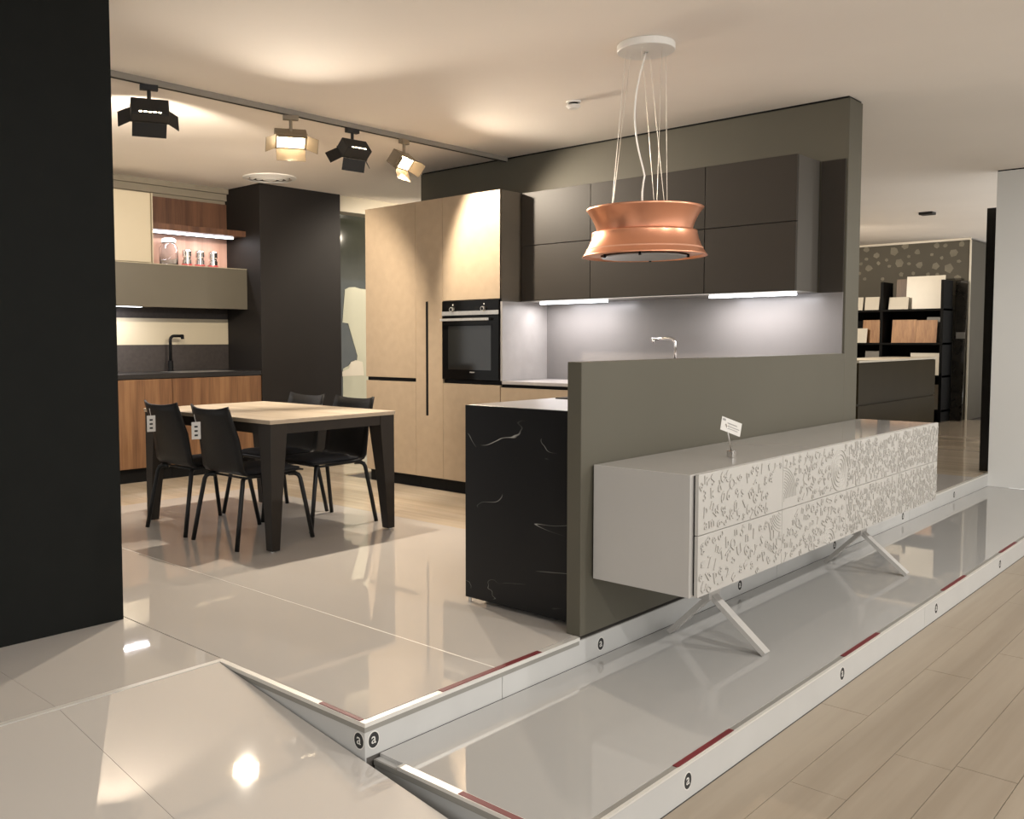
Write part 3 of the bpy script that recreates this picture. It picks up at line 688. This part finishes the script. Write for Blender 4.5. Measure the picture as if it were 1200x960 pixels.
# ================================================================ SIDEBOARD
sx0, sx1, sy0, sy1, sz0, sz1 = 3.175, 6.19, 1.72, 2.165, .235, .714
sb = thing('sideboard', ((sx0+sx1)/2, (sy0+sy1)/2, ZL), 'long white lacquered sideboard with relief letters on the fronts and slanted legs', 'sideboard')
B(sx0, sx1, sy0+.004, sy1, sz0, sz1).build('body', 'side', sb, bev=.002)
B(sx0+.03, sx1-.005, sy0-.004, sy0+.004, sz0+.006, sz1-.006).build('shadow_gap', 'black', sb)
cols = [3.195, 3.956, 4.711, 5.464, 6.215]
rows = [(sz0+.002, .4755), (.4785, sz1+.001)]
motifs = [(3.955, .525, .145), (4.61, .587, .112), (4.49, .235, .085), (5.90, .40, .0)]
rg = random.Random(11)
CH = 'abdeghkmnpqrsuwy0123456789QRSUWCG&3689ae'
yf = 1.700
for ci in range(4):
    for (z0, z1) in rows:
        x0, x1 = cols[ci]+.0015, cols[ci+1]-.0015
        f = B(x0, x1, yf, sy0-.005, z0, z1).build('drawer_front', 'front', sb, bev=.001)
        rl = MB()
        pitch = (.053, .047, .036, .032)[ci]
        px_, pz_ = (pitch*.80, pitch*.88) if ci < 2 else (pitch*.56, pitch*1.45)
        done = []
        for at in range(2600):
            if True:
                cx, cz = rg.uniform(x0+.012, x1-.012), rg.uniform(z0+.012, z1-.012)
                if any(math.hypot(cx-a, cz-b) < r+.012 for a, b, r in motifs if r): continue
                if any(((cx-a)/px_)**2+((cz-b)/pz_)**2 < 1 for a, b in done): continue
                ch = rg.choice(CH); vs, fs = glyph(ch); k = pitch*rg.uniform(1.12, 1.32)
                a = rg.gauss(0, .7) if ci < 2 else rg.gauss(0, .15); ca, sa = math.cos(a), math.sin(a)
                kx = 1.0 if ci < 2 else .62; k *= 1 if ci < 2 else 1.6
                pts = []
                for v in vs:
                    u, q = v[0]*k*kx, v[1]*k
                    pts.append((cx+u*ca-q*sa, yf-.0020-v[2]*.0044, cz+u*sa+q*ca))
                if min(p[0] for p in pts) < x0+.002 or max(p[0] for p in pts) > x1-.002 or min(p[2] for p in pts) < z0+.002 or max(p[2] for p in pts) > z1-.002: continue
                rl.add(pts, fs); done.append((cx, cz))
        for mi, (a, b, r) in enumerate(motifs):
            if not r: continue
            rr = .016
            while rr <= r:
                segs = max(16, int(rr*360)); run = []
                for q in range(segs+1):
                    t_ = 2*PI*q/segs; u, v = a+rr*math.cos(t_)*(1 if mi else 1.0), b+rr*math.sin(t_)
                    ok = x0+.004 < u < x1-.004 and z0+.004 < v < z1-.004
                    if mi == 0: ok = ok and ((u > a) == (v > b-.02))
                    if ok: run.append((u, yf-.0005, v))
                    if (not ok or q == segs) and run:
                        if len(run) > 2: rl.tube(run, .0024 if mi == 0 else .0042, 6)
                        run = []
                rr += .0125 if mi == 0 else .021
        rl.build('relief', 'front', f, label='raised letters and rings', kind='stuff')
for x in (3.73, 5.56):
    lg = MB()
    def bar(y0, z0_, y1, z1_, w_=.048, th=.011):
        d = Vector((0, y1-y0, z1_-z0_)).normalized(); n = Vector((0, -d.z, d.y))*th
        q = lambda y, z: [(x-w_/2, y, z), (x+w_/2, y, z), (x+w_/2, y+n.y*2, z+n.z*2), (x-w_/2, y+n.y*2, z+n.z*2)]
        return MB().hexa(q(y0, z0_), q(y1, z1_))
    bar(1.668, ZL+.0005, 1.927, .100).build('leg', 'side', sb, bev=.001)
    bar(2.122, ZL+.016, 1.930, .100).build('leg', 'side', sb, bev=.001)
    B(x-.05, x+.05, 1.90, 1.95, .088, sz0-.0005).build('leg_mount', 'side', sb, bev=.002)
# card holder
ch = thing('card_holder', (3.783, 1.858, sz1), 'small printed card clipped to a metal cube stand on the sideboard', 'card holder')
B(3.768, 3.798, 1.843, 1.873, sz1+.0004, sz1+.030).build('cube', 'chrome', ch, bev=.002)
MB().tube([(3.783, 1.858, sz1+.030), (3.765, 1.861, sz1+.08), (3.742, 1.864, sz1+.150)], .0035, 8).build('rod', 'steel', ch, smooth=True)
CP, CE, CHH = Vector((3.725, 1.883, .840)), Vector((.060, -.062, -.034)), Vector((.006, -.006, .058))
def cardpt(u, v, d): # u along card width, v up
    e = CE; h = CHH; n = e.cross(h).normalized()
    p = CP+e*u+h*v-n*(-d)
    return tuple(p)
cd = MB().prism([(0, 0), (1, 0), (1, 1), (0, 1)], lambda u, v: cardpt(u, v, 0), lambda u, v: cardpt(u, v, -.0012)).build('card', 'tag', ch)
nrm = CE.cross(CHH)
sgn = 1 if nrm.dot(Vector((-1, -.5, .2))) > 0 else -1
for u0, u1, v0, v1 in ((.30, .78, .62, .70), (.30, .92, .42, .48), (.30, .85, .26, .31), (.05, .20, .75, .9)):
    MB().prism([(u0, v0), (u1, v0), (u1, v1), (u0, v1)], lambda u, v: cardpt(u, v, (.0003 if sgn > 0 else -.0013)), lambda u, v: cardpt(u, v, (.0007 if sgn > 0 else -.0017))).build('print', 'greyink', cd)

# ================================================================ BACK-LEFT WALNUT KITCHEN
G = 'walnut base units of the back kitchen'
YK = 7.385
for a, b, lb in ((4.245, 5.198, 'walnut base cabinet against the umber column'), (3.30, 4.243, 'walnut base cabinet under the light bar of the back kitchen'), (2.42, 3.298, 'walnut base cabinet furthest from the umber column')):
    u = thing('walnut_cabinet', ((a+b)/2, 7.67, 0), lb, 'cabinet', G)
    B(a, b, YK+.022, 7.963, .125, .905).build('body', 'darksplash', u)
    B(a+.0012, b-.0012, YK, YK+.02, .128, .900).build('door', 'walnut', u, bev=.0012)
    B(a, b, YK+.045, YK+.065, .0005, .125).build('toe_kick', 'black', u)
B(2.42, 5.198, YK-.004, 7.963, .907, .948).build('worktop', 'blackwork', label='black worktop of the walnut kitchen', cat='worktop', bev=.002)
MB().box(4.36, 4.95, 7.47, 7.80, .9482, .951).build('sink', 'steel', label='flat steel sink rim in the black worktop', cat='sink')
tap('black_tap', (4.50, 7.855, .9484), .335, .13, math.radians(-8), 'black', 'matt black kitchen tap of the walnut kitchen', .03, .0145)
B(2.42, 5.198, 7.945, 7.9635, .949, 1.20).build('lower_splashback', 'darksplash', label='dark slate strip behind the black tap', cat='panel')
B(2.42, 5.198, 7.945, 7.9635, 1.201, 1.45).build('middle_splashback', 'cream', label='cream splashback panel behind the black tap', cat='panel')
B(2.42, 5.198, 7.950, 7.9635, 1.451, 1.60).build('upper_splashback', 'darksplash', label='dark slate strip directly under the khaki hood cabinet', cat='panel')
hc = thing('hood_cabinet', (4.4, 7.78, 1.54), 'long khaki hood cabinet above the cream splashback', 'hood')
B(2.42, 5.198, 7.62, 7.944, 1.56, 1.925).build('body', 'darksplash', hc)
B(2.42, 5.198, 7.60, 7.62, 1.542, 1.93).build('front_panel', 'hood', hc, bev=.0015)
B(2.42, 5.198, 7.60, 7.964, 1.926, 1.934).build('top_plate', 'cream', hc)
led('light_bar', 3.2, 4.12, 7.66, 7.72, 1.5595, 'slim white light bar under the khaki hood cabinet')
cc = thing('cream_cabinet', (3.4, 7.78, 1.936), 'tall cream wall cabinet standing on the khaki hood cabinet', 'cabinet')
B(2.45, 4.195, 7.625, 7.963, 1.936, 2.555).build('body', 'cream', cc)
for a, b in ((2.45, 3.32), (3.323, 4.175)):
    B(a, b, 7.603, 7.622, 1.94, 2.555).build('door', 'cream', cc, bev=.0015)
B(4.195, 4.205, 7.60, 7.963, 1.936, 2.558).build('side_panel', 'cream', cc)
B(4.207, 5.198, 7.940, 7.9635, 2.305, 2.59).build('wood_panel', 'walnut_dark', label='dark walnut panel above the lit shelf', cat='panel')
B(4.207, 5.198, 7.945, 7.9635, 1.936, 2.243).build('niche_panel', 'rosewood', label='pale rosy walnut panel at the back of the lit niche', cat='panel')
B(4.207, 5.198, 7.61, 7.9635, 2.245, 2.300).build('wall_shelf', 'walnut_dark', label='walnut wall shelf with a light bar beneath', cat='shelf')
led('light_bar', 4.22, 5.12, 7.70, 7.74, 2.2448, 'slim white light bar under the walnut shelf', gain=.45)
# jar and mills on the hood cabinet
jr = thing('glass_jar', (4.47, 7.80, 1.934), 'clear glass jar with a rounded shoulder under the walnut shelf', 'jar')
MB().lathe([(0, 1.9345), (.082, 1.9345), (.085, 1.94), (.085, 2.10), (.06, 2.135), (.06, 2.15), (.057, 2.15), (.057, 2.133), (.081, 2.098), (.081, 1.942), (0, 1.940)], (4.47, 7.80, 0), 40).build('jar_body', 'jar', jr, smooth=True)
MB().lathe([(0, 2.151), (.064, 2.151), (.066, 2.156), (.066, 2.180), (.05, 2.19), (0, 2.19)], (4.47, 7.80, 0), 40).build('lid', 'white', jr)
for x, lb in ((4.66, 'chrome storage canister with a red foot, next to the glass jar'), (4.80, 'chrome storage canister with a red foot, middle of the three'), (4.945, 'chrome storage canister with a red foot, next to the umber column')):
    cn = thing('canister', (x, 7.80, 1.934), lb, 'canister', 'chrome canisters on the hood cabinet')
    MB().lathe([(0, 1.9345), (.050, 1.9345), (.050, 1.965), (0, 1.965)], (x, 7.80, 0), 32).build('foot', 'cup', cn)
    MB().lathe([(0, 1.965), (.043, 1.965), (.043, 2.005), (.036, 2.012), (.036, 2.030), (.043, 2.038), (.043, 2.085), (.038, 2.093), (0, 2.093)], (x, 7.80, 0), 32).build('body', 'chrome', cn)

# ================================================================ FAR SAMPLE ROOM
dc = thing('low_cabinet', (12.9, 4.3, 0), 'dark glossy two-drawer island cabinet in front of the sample rack', 'cabinet')
B(11.40, 14.40, 4.02, 4.62, .04, .945).build('body', 'darkcab', dc)
B(11.40, 14.40, 4.0, 4.02, .045, .425).build('drawer_front', 'darkcab', dc); B(11.40, 14.40, 4.0, 4.02, .45, .94).build('drawer_front', 'darkcab', dc)
B(11.38, 14.42, 3.99, 4.65, .948, .972).build('countertop', 'sample_w', dc)
B(11.45, 14.35, 4.06, 4.58, .0005, .04).build('toe_kick', 'black', dc)
rk = thing('sample_rack', (15.1, 4.85, 0), 'black metal rack of sample boards against the wallpapered wall', 'rack')
for y in (4.06, 4.90, 5.66):
    B(14.86, 15.30, y-.02, y+.02, .0005, 2.10 if y < 5 else 1.9).build('upright', 'rack', rk)
for z in (.18, .69, 1.175, 1.68):
    B(14.85, 15.32, 4.04, 5.68, z-.03, z).build('shelf', 'rack', rk)
B(15.32, 15.34, 4.04, 5.68, .0005, 1.7).build('back_panel', 'rack', rk)
def board(y0, y1, z0, z1, m, lb, x=15.05, lean=.04, cat='sample board'):
    MB().hexa([(x, y0, z0+.0005), (x+.018, y0, z0+.0005), (x+.018, y1, z0+.0005), (x, y1, z0+.0005)], [(x+lean, y0, z1), (x+lean+.018, y0, z1), (x+lean+.018, y1, z1), (x+lean, y1, z1)]).build('sample_board', m, label=lb, cat=cat, group='sample boards on the black rack')
board(4.10, 4.63, 1.68, 2.18, 'sample_w', 'large glossy white sample board on the top shelf', 15.10)
board(4.57, 4.85, 1.68, 1.87, 'sample_w', 'low white sample board in front of the large white one', 15.0)
board(4.60, 4.80, 1.68, 2.15, 'sample_brown', 'tall brown wood sample board beside the large white one', 15.18)
board(4.99, 5.20, 1.68, 1.885, 'sample_w', 'low white sample board on the top shelf past the middle upright', 15.0)
board(5.23, 5.45, 1.68, 1.885, 'sample_w', 'low cream sample board on the top shelf at the wall end', 15.0)
board(4.17, 4.46, 1.175, 1.515, 'sample_wood', 'orange wood sample board on the second shelf', 15.02)
board(4.462, 4.80, 1.175, 1.525, 'sample_wood', 'reddish wood sample board side by side with the orange one', 15.02)
board(4.11, 4.35, 1.175, 1.56, 'sample_grey', 'grey sample board behind the orange wood one', 15.14)
board(4.94, 5.26, 1.175, 1.53, 'sample_wood', 'wood sample board past the middle upright on the second shelf', 15.10)
board(5.16, 5.40, 1.175, 1.40, 'sample_w', 'small cream sample board in front of the far wood one', 15.0)
board(4.12, 4.53, .69, 1.02, 'sample_w', 'white sample board on the third shelf, half hidden by the island cabinet', 15.02)
board(4.10, 4.20, .18, .55, 'sample_w', 'narrow white sample board on the lowest shelf', 15.0)
board(4.90+.05, 5.20, .69, 1.05, 'sample_grey', 'grey sample board on the third shelf', 15.05)
sl_ = MB().hexa([(15.30, 3.875, .0005), (15.33, 3.875, .0005), (15.33, 4.035, .0005), (15.30, 4.035, .0005)], [(15.44, 3.875, 2.10), (15.47, 3.875, 2.10), (15.47, 4.035, 2.10), (15.44, 4.035, 2.10)])
sl_.build('stone_slab', 'blackmarble', label='tall dark stone slab leaning on the wall beside the rack', cat='stone slab')
B(15.375, 15.389, 3.88, 4.0, 1.235, 1.33).build('socket_plate', 'sample_grey', label='small grey plate on the dark stone slab', cat='plate')
